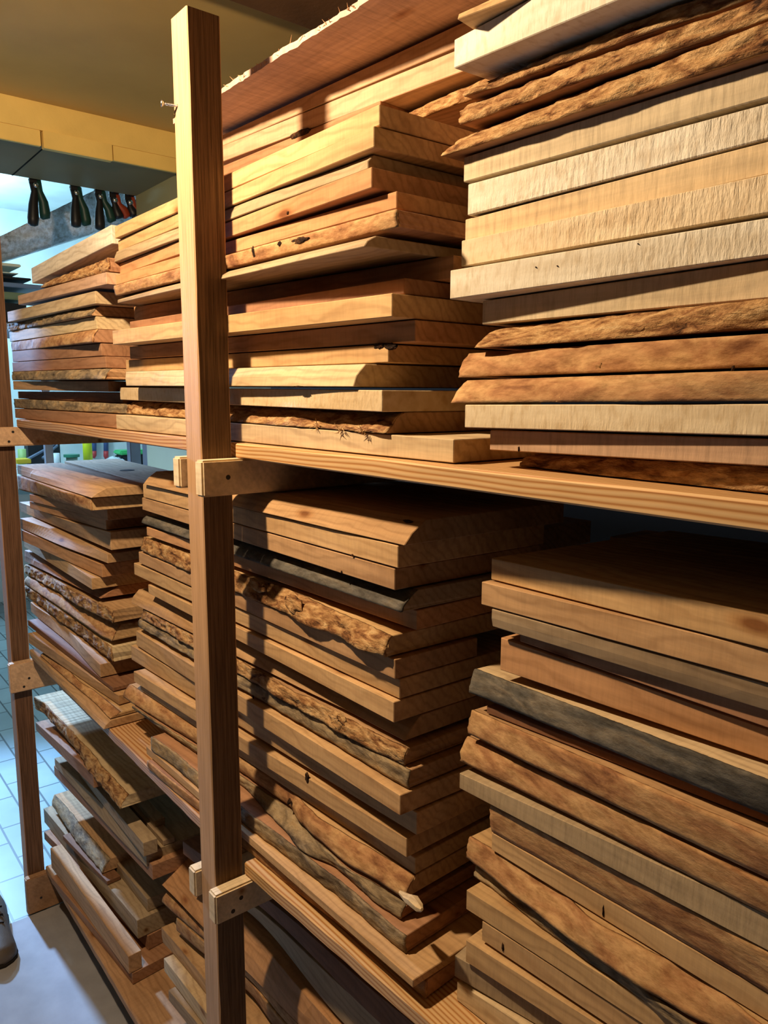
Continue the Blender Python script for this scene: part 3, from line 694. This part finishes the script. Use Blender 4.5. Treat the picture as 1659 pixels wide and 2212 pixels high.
stack('DL', 'in the bottom left stack', 'boards under the lower shelf in the far bay', .08, BZT, [
 ('DL8', 'U130,480 U860,1350', 'U130,545 U860,1440', 's', 'brown', 'Brown board lying on the bottom shelf', {}),
 ('DL7', 'U165,290 U830,1210', 'U130,390 U825,1345', 's', 'tan', 'Narrow squared timber with lit end', dict(w=.035, np=True)),
 ('DL6', 'T170,1650 U1000,1000', 'T190,1760 U1000,1130', 's', 'brown', 'Shaded brown board set back', dict(o=.05)),
 ('DL5', 'T185,1410 U640,560 U910,885', 'T190,1560 U630,690 U905,1030', 's', 'grey', 'Long grey-lit sawn board with diagonal grain end', {}),
 ('DL5b','U800,470 U1000,690', 'U690,470 U995,825', 's', 'grey', 'Squared block set back on a longer board', dict(o=.13, d=.05, np=True, xl=.1, w=.1)),
 ('DL4u','T400,1700 U585,460', 'T400,1760 U630,550', 's', 'dark', 'Dark spacer block under the bark slab', dict(w=.04)),
 ('DL4', 'T300,1250 T440,1400 T700,1720 T930,1985', 'T278,1375 T560,1800 T850,2150', 'g', 'tan', 'Short slab with curved dark bark edge', dict(w=.15, wm=.03)),
 ('DL3b','T305,925 X560,1360', 'T305,1025 X555,1590', 's', 'brown', 'Brown board beneath the one with sticks', dict(free=True, o=.035)),
 ('DL3', 'T350,790 T910,1420 X400,1195', 'T310,925 T1000,1700 X450,1365', 's', 'grey', 'Dusky sawn board carrying small sticks', dict(free=True, o=.03)),
 ('SC',  'T560,920 X420,950', 'T590,1030 X400,1195', 's', 'grey', 'Thick squared stick at the front edge of a board', dict(w=.035, np=True, o=.03, d=.03)),
 ('SB',  'X25,140 X725,910', 'X35,235 X735,1005', 's', 'grey', 'Small squared stick behind a thicker one', dict(w=.03, np=True, o=.08, d=.05)),
 ('SA',  'X-200,-280 X600,600', 'X-200,-110 X590,780', 's', 'grey', 'Small square stick furthest back', dict(w=.028, np=True, o=.13, d=.06)),
 ('DL2', 'T95,430 T650,940', 'T95,515 T620,1040', 's', 'brown', 'Thin brown board with a lit edge', dict(free=True, xr=.1)),
 ('DL1', 'T70,130 T200,220 T320,350 T560,600 T660,700 T870,960 T1140,1250', 'T80,260 T200,340 T560,750 T700,1000 T870,1180 T1050,1410', 'b', 'cream', 'Wide bark-edged slab with blue-lit top', dict(nth='topmost', free=True)),
], w=.24, delta=.05, d0=.04, extL=.0)
# ------------------------------------------------------------------ thin wide slab on the very top, overhanging the boards behind
def top_slab():
    ZS = 2.163
    a, b_ = onZ((374, 268), ZS), onZ((800, 0), ZS)
    d = (b_-a).normalized(); nrm = Vector((-d.y, d.x, 0)); L = (b_-a).length+.75
    bm = bmesh.new(); n = 160; rows = []
    for i in range(n+1):
        x = L*i/n; v = Vector((x*30, 0, 3))
        j = .004*noise.noise(v)+.003*noise.noise(v*3)
        t = .009+.004*noise.noise(Vector((x*9, 4, 0)))
        rows.append([bm.verts.new(p) for p in ((x, j, 0), (x, j+.002*noise.noise(v*2), t), (x, .30, .012), (x, .30, 0))])
    for r0, r1 in zip(rows, rows[1:]):
        for k in range(4): bm.faces.new((r0[k], r0[(k+1) % 4], r1[(k+1) % 4], r1[k]))
    bm.faces.new(rows[0]); bm.faces.new(rows[-1])
    o = bm_obj('wide_board', bm, M_ROUGH); o.location = a; o.rotation_euler.z = math.atan2(d.y, d.x); o.color = rgb(226, 184, 160)
    tag(o, 'Very wide thin reddish board on top, its broken front edge overhanging', 'board')
    # splinters along the broken edge
    bm = bmesh.new()
    for k in range(70):
        x = random.uniform(.02, L-.3); z = random.uniform(.001, .009); l = random.uniform(.006, .02)
        p = Vector((x, .001, z)); q = p+Vector((random.uniform(-.5, 1)*l, -.003-random.random()*.004, random.uniform(-.1, .9)*l*.5))
        cyl(bm, p, q, .0009, .0002, 5)
    s_ = bm_obj('splinters', bm, M_SAWN, o); s_.color = rgb(226, 170, 112); s_['kind'] = 'stuff'; s_['label'] = 'fine lit splinters along the broken edge'
top_slab()
for (z0, th, y0, col, nm) in ((2.004, .030, .262, 'brown', 'lower'), (2.038, .030, .255, 'dark', 'upper')):
    pL, pR = Vector((-.30, y0, z0)), Vector((.05, y0+.03, z0))
    up = Vector((0, 0, th))
    o = make_board('RH'+nm, pL, pR, pL+up, pR+up, None, None, .2, 's', col, 0, .0, M_SAWN)
    tag(o, 'Brown spacer board hidden deep on the upper middle stack, %s of two' % nm, 'board', 'spacer boards on the upper middle stack')

# rear board beside the top of the lower left stack, with a round hole
o1, a1, b1, t1 = BOARDS['LL1']; zt = t1.z+.001
f0, f1 = onZ(pts('B560,325')[0], zt), onZ(pts('B915,425')[0], zt)
f0 = f0-(f1-f0)*.55
th_ = Vector((0, 0, .026))
o = make_board('LLr', f0-th_, f1-th_, f0.copy(), f1.copy(), None, None, .17, 's', 'pale', 0, 0, M_SAWN)
tag(o, 'Pale board with a round dark hole, blue-lit, behind the topmost lower left board', 'board', 'boards in the far stack on the lower shelf')
hc = onZ(pts('B815,343')[0], zt+.0004)
bm = bmesh.new(); bmesh.ops.create_cone(bm, cap_ends=True, segments=32, radius1=.021, radius2=.021, depth=.0006)
hm = bm_obj('hole', bm, plain('hole_shade_black', (.006, .005, .004, 1), .9, .05, .1, 10), o); hm.matrix_parent_inverse = o.matrix_basis.inverted(); hm.location = hc  # flat black disc painted in for the shade inside the hole
hm = None

# boards in the dark behind the lower right stack
for (pt, pb, y0, w_, nm) in (('M845,140 M1659,255', 'M845,200 M1659,420', .50, .1, 'Dark board lying far back on top of the lower right stack'),
                          ('M300,85 M437,90', 'M300,200 M437,205', .42, .16, 'Short dark board end in the gap behind the lower middle stack')):
    T, B = pts(pt), pts(pb)
    pL, pR = onY(B[0], y0), onY(B[1], y0); tL, tR = onY(T[0], y0), onY(T[1], y0)
    pR.z = pL.z; tR.z = tL.z; tL.x = pL.x; tR.x = pR.x
    o = make_board(nm[:6], pL, pR, tL, tR, None, None, w_, 's', 'brown', 0, .5 if y0 > .45 else 0, M_SAWN)
    tag(o, nm, 'board')

# sliver of wood between two boards
c0, c1 = onY(pts('J1036,1140')[0], .09), onY(pts('J1118,1205')[0], .075)
bm = bmesh.new(); tube(bm, [c0-(c1-c0)*.5, c0, c0+(c1-c0)*.45+Vector((0, 0, .003)), c0+(c1-c0)*.85, c1], [.003, .006, .008, .006, .002], 6)
o = bm_obj('wood_chip', bm, M_SAWN, origin=c0); o.color = rgb(240, 206, 150)
tag(o, 'Pale split wood chip poking out between boards of the lower middle stack', 'wood chip')

# grey mat on the floor before the rack
MATM = plain('grey_floor_mat', rgb(150, 146, 146), .75, .25, .14, 14, bump=.25)
o = box_obj('floor_mat', (-1.3475, -1.6, .0005), (1.6, .74, .004), MATM)
tag(o, 'Smooth grey sheet covering the floor in front of the rack, beside the tiles', 'mat')

# shoe tip at the left edge
def shoe():
    SH = plain('grey_brown_leather', rgb(96, 84, 72), .6, .3, .2, 30, bump=.3)
    SO = plain('dark_sole', rgb(40, 32, 26), .8, .2, .2, 30)
    base = onZ((2, 2090), .004); root = empty('shoe', base, math.radians(-8))
    tag(root, 'Dark worn shoe on the grey floor sheet, only its toe in view', 'shoe')
    def loft(name, z0, z1, grow, mat, dome):
        bm = bmesh.new(); rings = []
        prof = [(-.27, .030), (-.24, .038), (-.18, .036), (-.11, .040), (-.05, .048), (-.02, .044), (-.004, .032), (.008, .012)]
        for (x, h) in prof:
            top = z1+dome*(.35+.65*min(1, max(0, -x/.16)))*(1 if x < 0 else .3)
            rings.append([bm.verts.new((x, math.cos(t)*h*grow, z0+(top-z0)*max(0, math.sin(t)))) for t in [PI*k/10 for k in range(11)]])
        for r0, r1 in zip(rings, rings[1:]):
            for k in range(10): bm.faces.new((r0[k], r0[k+1], r1[k+1], r1[k]))
            bm.faces.new((r0[0], r1[0], r1[10], r0[10]))
        bm.faces.new(rings[0]); bm.faces.new(rings[-1])
        return bm_obj(name, bm, mat, root, True)
    loft('sole', 0, .016, 1.06, SO, .002); loft('upper', .012, .03, 1.0, SH, .055)
    bm = bmesh.new()
    for k in range(3): tube(bm, [(-.10-k*.03, -.02, .066+k*.008), (-.105-k*.03, 0, .074+k*.008), (-.11-k*.03, .02, .066+k*.008)], [.003]*3, 6)
    bm_obj('laces', bm, SO, root, True)
shoe()

# ------------------------------------------------------------------ spring clamps along the far edge of the soffit
DG = plain('dark_green_handle', rgb(22, 58, 50), .45, .4, .1, 20)
BKM = plain('black_handle', rgb(26, 24, 26), .45, .4, .1, 20)
ORG = plain('orange_red_handle', rgb(150, 56, 28), .45, .4, .1, 20)
def clamp(pa, pb, piv, mat2, label):
    XC = XF-.03
    a, b_, p = onX(pa, XC), onX(pb, XC-.012), onX(piv, XC)
    p.z = min(p.z, ZH-.01)
    root = empty('spring_clamp', p); tag(root, label, 'clamp', 'spring clamps gripping the edge of the soffit')
    A, B_ = a-p, b_-p; up = Vector((0, 0, .03))
    bm = bmesh.new(); tube(bm, [(-.004, -.012, .03), A*.12, A*.45+Vector((0, -.002, 0)), A*.8, A*.96, A], [.010, .013, .018, .022, .020, .010], 12); bm_obj('handle', bm, BKM, root, True)
    bm = bmesh.new(); tube(bm, [(.004, .014, .03), B_*.12+Vector((0, .012, 0)), B_*.45+Vector((0, .014, 0)), B_*.8+Vector((0, .006, 0)), B_*.96, B_], [.010, .014, .019, .022, .020, .010], 12); bm_obj('handle', bm, mat2, root, True)
    bm = bmesh.new(); cyl(bm, (-.012, .002, .006), (.014, .002, .006), .010, seg=16); bm_obj('spring', bm, STEEL, root, True)
    bm = bmesh.new(); bx(bm, (-.008, -.02, .012), (.010, .02, .05), .003); bx(bm, (.010, -.015, .030), (.035, .015, .038), .002)
    bm_obj('jaw', bm, BKM, root)
clamp((71, 488), (98, 474), (75, 404), DG, 'First green and black spring clamp from the left edge of the soffit')
clamp((164, 491), (187, 488), (163, 420), DG, 'Second spring clamp hanging from the soffit, green and black')
clamp((216, 497), (242, 480), (215, 428), DG, 'Third green spring clamp hanging just before the orange ones')
clamp((258, 473), (274, 470), (246, 436), ORG, 'Orange-handled spring clamp beside the third green one')
clamp((291, 467), (304, 466), (279, 441), ORG, 'Orange-handled spring clamp close against the jamb')

# ------------------------------------------------------------------ the workshop beyond
def slanted():
    bm = bmesh.new(); X0 = -3.0; n = 60
    T0, T1 = onX((5, 508), X0), onX((155, 435), X0); B0, B1 = onX((8, 560), X0), onX((200, 500), X0)
    rows = []
    for i in range(n+1):
        t = -1.2+4.4*i/n
        T = T0+(T1-T0)*t; Bz = B0.z+(B1.z-B0.z)*(T.y-B0.y)/(B1.y-B0.y)
        r = []
        for k in range(9):
            v = k/8; nn = noise.fractal(Vector((T.y*14, v*3, 1)), .8, 2, 4)
            r.append(bm.verts.new((X0+.03*nn-(.07*v*v), T.y, T.z+(Bz-T.z)*v+.012*noise.noise(Vector((T.y*20, v*2, 8)))*(v > .8))))
        r += [bm.verts.new((X0-.28, T.y, Bz)), bm.verts.new((X0-.28, T.y, T.z))]
        rows.append(r)
    for r0, r1 in zip(rows, rows[1:]):
        for k in range(11): bm.faces.new((r0[k], r0[(k+1) % 11], r1[(k+1) % 11], r1[k]))
    bm.faces.new(rows[0]); bm.faces.new(rows[-1])
    m = bark('weathered_stone_timber', [(.3, rgb(150, 148, 146)), (.42, rgb(206, 208, 214)), (.6, rgb(232, 234, 244)), (.75, rgb(240, 240, 238))], (9, 9, 14), .01, (50, 50, 50))
    o = bm_obj('sloping_beam', bm, m, smooth=True); o['kind'] = 'structure'
    o.name = 'beam_sloping'
slanted()
XS = -3.0
def panel(name, p0, p1, X, dx, mat, label=None, cat=None, bev=.004, parent=None, group=None):
    a, b_ = onX(p0, X), onX(p1, X)
    lo = Vector((X-dx, min(a.y, b_.y), min(a.z, b_.z))); hi = Vector((X, max(a.y, b_.y), max(a.z, b_.z)))
    o = box_obj(name, lo, hi, mat, bev=min(bev, (hi.z-lo.z)*.3))
    if label: tag(o, label, cat, group)
    return o
PALEP = plain('pale_painted_wood', rgb(232, 224, 196), .6, .3, .08, 10)
BLUEB = plain('blue_grey_plastic', rgb(112, 132, 162), .5, .4, .08, 10)
GREENB = plain('grey_green_plastic', rgb(120, 136, 104), .5, .4, .08, 10)
BLACKM = plain('black_matter', rgb(28, 30, 36), .6, .3, .2, 10)
GREYM = plain('grey_wood_post', rgb(150, 152, 160), .7, .2, .15, 12)
panel('wood_strip', (-25, 564), (46, 577), XS, .5, PALEP, 'Pale wooden strip end beside the far post, upper of two', 'strip', group='pale strips on the far shelf')
panel('wood_strip', (-25, 584), (40, 592), XS, .5, PALEP, 'Pale wooden strip end beside the far post, lower of two', 'strip', group='pale strips on the far shelf')
panel('storage_box', (-25, 593), (68, 606), XS-.02, .5, BLACKM, 'Black box on the far shelf below the pale strips', 'box')
panel('storage_box', (-25, 606), (100, 626), XS+.01, .55, BLUEB, 'Blue-grey box on the far shelf beside the far post', 'box')
panel('storage_box', (-25, 627), (70, 650), XS, .5, GREENB, 'Grey-green box on the far shelf under the blue-grey one', 'box')
panel('storage_box', (-25, 651), (60, 700), XS-.02, .5, BLACKM, 'Dark box lowest on the far shelf beside the far post', 'box')
# shelf that carries these boxes
zb = onX((0, 700), XS-.02).z
fs = empty('wall_shelf', (XS-.25, .25, zb)); tag(fs, 'Far workshop shelf carrying boxes beyond the far post', 'shelf')
box_obj('shelf_board', (-.35, -.45, -.03), (.33, .45, 0), GREYM, fs, bev=.003)
for sy in (-.42, .40): box_obj('leg', (-.03, sy-.02, -zb), (.01, sy+.02, -.03), GREYM, fs, bev=.003)
# workbench with clutter, seen through the gap under the middle shelf
XB = -5.0
bz = onX((190, 1008), XB).z-.02
bench = empty('workbench', (XB-.1, 1.3, 0)); tag(bench, 'Cluttered pale workbench in the bright room beyond', 'workbench')
BENCH = plain('bench_white', rgb(196, 202, 204), .6, .3, .1, 8)
box_obj('worktop', (-.35, -1.1, bz-.04), (.30, 1.0, bz), BENCH, bench, bev=.004)
for sx in (-.3, .24):
    for sy in (-1.05, .9): box_obj('leg', (sx, sy, 0), (sx+.06, sy+.06, bz-.04), GREYM, bench, bev=.003)
st('wall_workshop_panel', (-5.52, .62, 0), (-5.46, 2.4, 3.05), WORKW)
def upright(name, pcx, ptop, pbot, rpx, X, mat, label, cat, taper=1.0, group=None):
    a = onX((pcx, pbot), X); t = onX((pcx, ptop), X); r = (onX((pcx+rpx, pbot), X)-a).length
    a.z = bz if pbot > 990 else a.z
    bm = bmesh.new(); cyl(bm, (0, 0, 0), (0, 0, t.z-a.z), r, r*taper, 24)
    o = bm_obj(name, bm, mat); o.location = (X, a.y, a.z)
    for p in o.data.polygons: p.use_smooth = len(p.vertices) == 4
    if label: tag(o, label, cat, group)
    return o
YEL = plain('yellow_plastic', rgb(214, 214, 40), .4, .4, .04, 10)
upright('canister', 191, 925, 1007, 10, XB, YEL, 'Tall yellow canister standing on the far workbench', 'canister', .95)
GLS = plain('cloudy_jar', rgb(178, 180, 160), .3, .5, .1, 14); GRL = plain('green_lid', rgb(60, 128, 100), .4, .4, .05, 10)
j = upright('jar', 156, 987, 1006, 12, XB+.05, GLS, 'Glass jar with green lid on the far workbench', 'jar')
zt_ = onX((156, 987), XB+.05).z-j.location.z
bm = bmesh.new(); cyl(bm, (0, 0, zt_), (0, 0, zt_+.02), .058, .058, 24); bm_obj('lid', bm, GRL, j)
WH = plain('white_plastic', rgb(214, 220, 224), .5, .4, .08, 14)
upright('tub', 121, 979, 1002, 9, XB+.08, WH, 'Small white tub on the far workbench left of the jar', 'tub', 1.0)
upright('canister', 49, 970, 1000, 9, XB-.05, plain('pale_green_plastic', rgb(150, 180, 110), .5, .4, .1, 10), 'Pale green canister on the far workbench at the far post', 'canister')
panel('tray', (36, 993), (68, 1001), XB+.15, .15, plain('mustard_plastic', rgb(204, 176, 48), .5, .4, .06, 10), 'Mustard yellow tray on the far workbench next to the far post', 'tray')
panel('tool_case', (60, 955), (96, 1003), XB-.1, .12, BLACKM, 'Black tool case standing at the back of the far workbench', 'case')
panel('tool_case', (96, 958), (132, 1003), XB-.15, .1, BLACKM, 'Dark open case behind the white tub on the far workbench', 'case')
for k, (xa, ya, xb, yb_) in enumerate(((52, 996, 118, 960), (92, 990, 124, 962))):
    a, b_ = onX((xa, ya), XB+.02), onX((xb, yb_), XB-.05)
    bm = bmesh.new(); cyl(bm, (0, 0, 0), b_-a, .011, .009, 12); bm_obj('clamp_rod', bm, plain('dull_steel', rgb(110, 118, 140), .4, .5, .1, 20, metal=.6)).location = a
    tag(bpy.data.objects['clamp_rod' + ('' if k == 0 else '.001')], 'Slanting steel rod lying across the workbench clutter, %s one' % ('longer' if k == 0 else 'shorter'), 'rod')
BLH = plain('blue_handle', rgb(70, 86, 130), .5, .4, .08, 10); RDH = plain('red_handle', rgb(190, 60, 60), .5, .4, .08, 10)
for k, (xc, y0_, y1_) in enumerate(((203, 930, 990), (229, 930, 993))):
    X = -5.44; t, m_, b_ = onX((xc, y0_), X), onX((xc, y0_+44), X), onX((xc, y1_), X)
    root = empty('screwdriver', t); tag(root, 'Blue and red handled screwdriver on the workshop wall, %s the yellow canister' % ('nearer' if k == 0 else 'further from'), 'screwdriver', 'screwdrivers on the workshop wall')
    bm = bmesh.new(); tube(bm, [Vector(), (m_-t)*.5, m_-t], [.014, .020, .020], 12); bm_obj('grip', bm, BLH, root, True)
    bm = bmesh.new(); tube(bm, [m_-t, (m_-t)*.4+(b_-t)*.6, b_-t], [.0205, .021, .008], 12); bm_obj('grip_end', bm, RDH, root, True)
# crumpled cloth and green-black case
bm = bmesh.new(); bmesh.ops.create_icosphere(bm, subdivisions=4, radius=1)
for v in bm.verts:
    n_ = noise.fractal(v.co*2.2, .7, 2.1, 4); v.co *= 1+.35*n_; v.co.x *= .07; v.co.y *= .085; v.co.z = max(v.co.z, -.4)*.06
o = bm_obj('rag', bm, WH, smooth=True); c = onX((246, 1000), XB); o.location = (XB, c.y, bz+.024)
tag(o, 'Crumpled white rag on the far workbench beside a green case', 'rag')
cs = onX((287, 1003), XB); root = empty('tool_box', (XB-.05, cs.y, bz)); tag(root, 'Green and black tool box on the far workbench by the dark wall', 'tool box')
BRG = plain('bright_green_plastic', rgb(70, 190, 110), .4, .4, .06, 10)
box_obj('body', (-.08, -.10, 0), (.08, .12, .10), BLACKM, root, bev=.012)
bm = bmesh.new(); bx(bm, (-.082, -.11, .10), (.084, .125, .135), .01); bm_obj('lid', bm, BRG, root)
box_obj('latch', (.078, .015, .055), (.09, .055, .11), BRG, root, bev=.003)
# upright timbers at the end of the back wall
o = panel('timber_upright', (301, 900), (317, 1725), -2.62, .05, GREYM, 'Grey upright timber beyond the end of the dark wall', 'timber'); o.scale.z = 1
st('trim_5', (-2.36, .822, 0), (-2.30, .885, 2.5), plain('dark_trim_wood', rgb(52, 38, 28), .7, .2, .1, 10))

# unseen shade added over the rack lamp to block its upward light
SHM = plain('dark_enamel', rgb(60, 58, 54), .4, .4, .05, 10)
ls = empty('pendant_lamp', (LAMP.x, LAMP.y, LAMP.z)); tag(ls, 'Unseen pendant lamp in front of the rack with an added light-blocking shade', 'lamp')
bm = bmesh.new()
prof = [(.02, .085), (.05, .075), (.10, .05), (.115, .038)]
rg = [[bm.verts.new((r_*math.cos(2*PI*k/32), r_*math.sin(2*PI*k/32), z)) for k in range(32)] for r_, z in prof]
for r0, r1 in zip(rg, rg[1:]):
    for k in range(32): bm.faces.new((r0[k], r0[(k+1) % 32], r1[(k+1) % 32], r1[k]))
bm.faces.new(rg[0])
bmesh.ops.solidify(bm, geom=bm.faces[:], thickness=.002)
bm_obj('shade', bm, SHM, ls, True)
bm = bmesh.new(); cyl(bm, (0, 0, .08), (0, 0, ZC-LAMP.z), .004, seg=10); bm_obj('cord', bm, SHM, ls)
bm = bmesh.new(); cyl(bm, (0, 0, .04), (0, 0, .086), .014, .018, 16); bm_obj('socket', bm, SHM, ls)

# knots, bark scars and cracks on the board fronts
KN = bark('knot_wood', [(.3, rgb(20, 13, 9)), (.5, rgb(52, 34, 22)), (.7, rgb(104, 68, 42))], (90, 90, 90), .002, (200, 200, 200))
def knot(ident, p, wpx, hpx, name='knot', seed=0, depth=.0016, mat=None, rot=0.0):
    o, pL, pR, tL = BOARDS[ident]
    nrm = (pR-pL).cross(tL-pL).normalized()
    if nrm.y > 0: nrm = -nrm
    P = pts(p)[0]; d = raydir(P); X = C+d*((pL-C).dot(nrm)/d.dot(nrm))
    ux = (pR-pL).normalized(); uz = ux.cross(nrm).normalized()
    if uz.z < 0: uz = -uz
    q = raydir((P[0]+10, P[1])); X2 = C+q*((pL-C).dot(nrm)/q.dot(nrm)); sx = (X2-X).length/10
    q = raydir((P[0], P[1]+10)); X3 = C+q*((pL-C).dot(nrm)/q.dot(nrm)); sz = abs((X3-X).dot(uz))/10
    bm = bmesh.new(); bmesh.ops.create_icosphere(bm, subdivisions=3, radius=1)
    for v in bm.verts:
        c = v.co.copy(); n_ = 1+.45*noise.noise(c*1.7+Vector((seed*3.7, 1, 0)))+.25*noise.noise(c*5+Vector((seed, 0, 2)))
        a, b_ = c.x*n_*wpx*.5*sx, c.z*n_*hpx*.5*sz
        a, b_ = a*math.cos(rot)-b_*math.sin(rot), a*math.sin(rot)+b_*math.cos(rot)
        v.co = o.matrix_basis.inverted() @ (X+ux*a+uz*b_+nrm*(c.y*-depth*(1+.8*noise.noise(c*6))))
    k = bm_obj(name, bm, mat or KN, o, True); return k
for k_ in (('CU5', 'H960,502', 22, 12), ('CU5', 'H1030,505', 26, 15), ('CU10', 'G262,1085', 6, 26), ('CU10', 'G560,1005', 34, 14), ('CU10', 'G428,1030', 8, 12),
           ('CU12', 'G480,830', 4, 7), ('CU4', 'H495,735', 20, 3), ('CL4', 'J480,700', 34, 30), ('CL4', 'J940,1020', 8, 14), ('CL4', 'J375,600', 8, 16), ('CL9', 'I178,1230', 6, 30),
           ('CL9', 'I235,1260', 16, 10), ('CL6', 'J475,465', 7, 22), ('CL20', 'I1040,275', 22, 6), ('RL7', 'N575,800', 10, 26), ('RL7', 'N625,900', 12, 34),
           ('RL7', 'N515,850', 18, 9), ('RL12', 'M240,1105', 12, 4), ('RL8', 'N815,845', 3, 26), ('RU5', 'L1490,670', 8, 20), ('RU5', 'L1480,580', 8, 22),
           ('RU8', 'L503,178', 2.5, 2.5), ('RU8', 'L610,172', 2.5, 2.5), ('RU8', 'L1012,62', 2.5, 2.5), ('RR3', 'G560,320', 40, 14), ('RL4', 'N300,1030', 4, 18),
           ('RU2', 'L418,1085', 2.5, 12), ('CL18', 'I670,560', 3, 6), ('CL13', 'I290,825', 3, 12), ('CL19', 'I730,465', 4, 6), ('LL2', 'B430,510', 16, 12), ('CB3', 'V225,540', 14, 9)):
    knot(*k_, seed=len(bpy.data.objects))
FIB = M_BARK
for (i_, p, w_, h_) in (('RU15', 'K535,305', 34, 26), ('RU5', 'L830,660', 22, 30), ('RU4', 'L640,815', 22, 28), ('CL10', 'J650,150', 40, 40), ('CL15', 'I400,740', 40, 38), ('CL15', 'I200,640', 30, 24), ('RU6', 'L860,500', 30, 20)):
    knot(i_, p, w_, h_, 'bark_flake', seed=len(bpy.data.objects), depth=.004, mat=FIB)
# splayed fibres on the frayed bark spots
def fibres(ident, p, npc, l0, seed):
    o, pL, pR, tL = BOARDS[ident]; rnd = random.Random(seed)
    nrm = (pR-pL).cross(tL-pL).normalized(); nrm = -nrm if nrm.y > 0 else nrm
    P = pts(p)[0]; d = raydir(P); X = C+d*((pL-C).dot(nrm)/d.dot(nrm))
    bm = bmesh.new(); inv = o.matrix_basis.inverted()
    for k in range(npc):
        a = rnd.uniform(0, 2*PI); l = l0*rnd.uniform(.4, 1)
        q = X+Vector((rnd.uniform(-.006, .006), 0, rnd.uniform(-.005, .005)))+nrm*.001
        e = q+Vector((math.cos(a)*l, 0, math.sin(a)*l*.7))+nrm*rnd.uniform(.002, .008)
        cyl(bm, inv @ q, inv @ e, .0008, .0002, 5)
    f = bm_obj('fibres', bm, M_SAWN, o); f.color = rgb(214, 166, 104); f['kind'] = 'stuff'
for a_ in (('RU15', 'K535,305', 34, .018), ('CL10', 'J650,150', 14, .02), ('CU2', 'H740,985', 10, .012), ('CU2', 'H880,1000', 8, .012), ('CU2', 'H600,970', 8, .010)):
    fibres(*a_, len(bpy.data.objects))

for o in bpy.data.objects:
    if o.type == 'MESH' and o.data.materials and (o.color[0] < .999 or o.data.materials[0] in BARKS.values()):
        c = o.color; l = .3*c[0]+.6*c[1]+.1*c[2]
        o.color = tuple(.77*(v*.86+l*.14) for v in c[:3])+(1,)
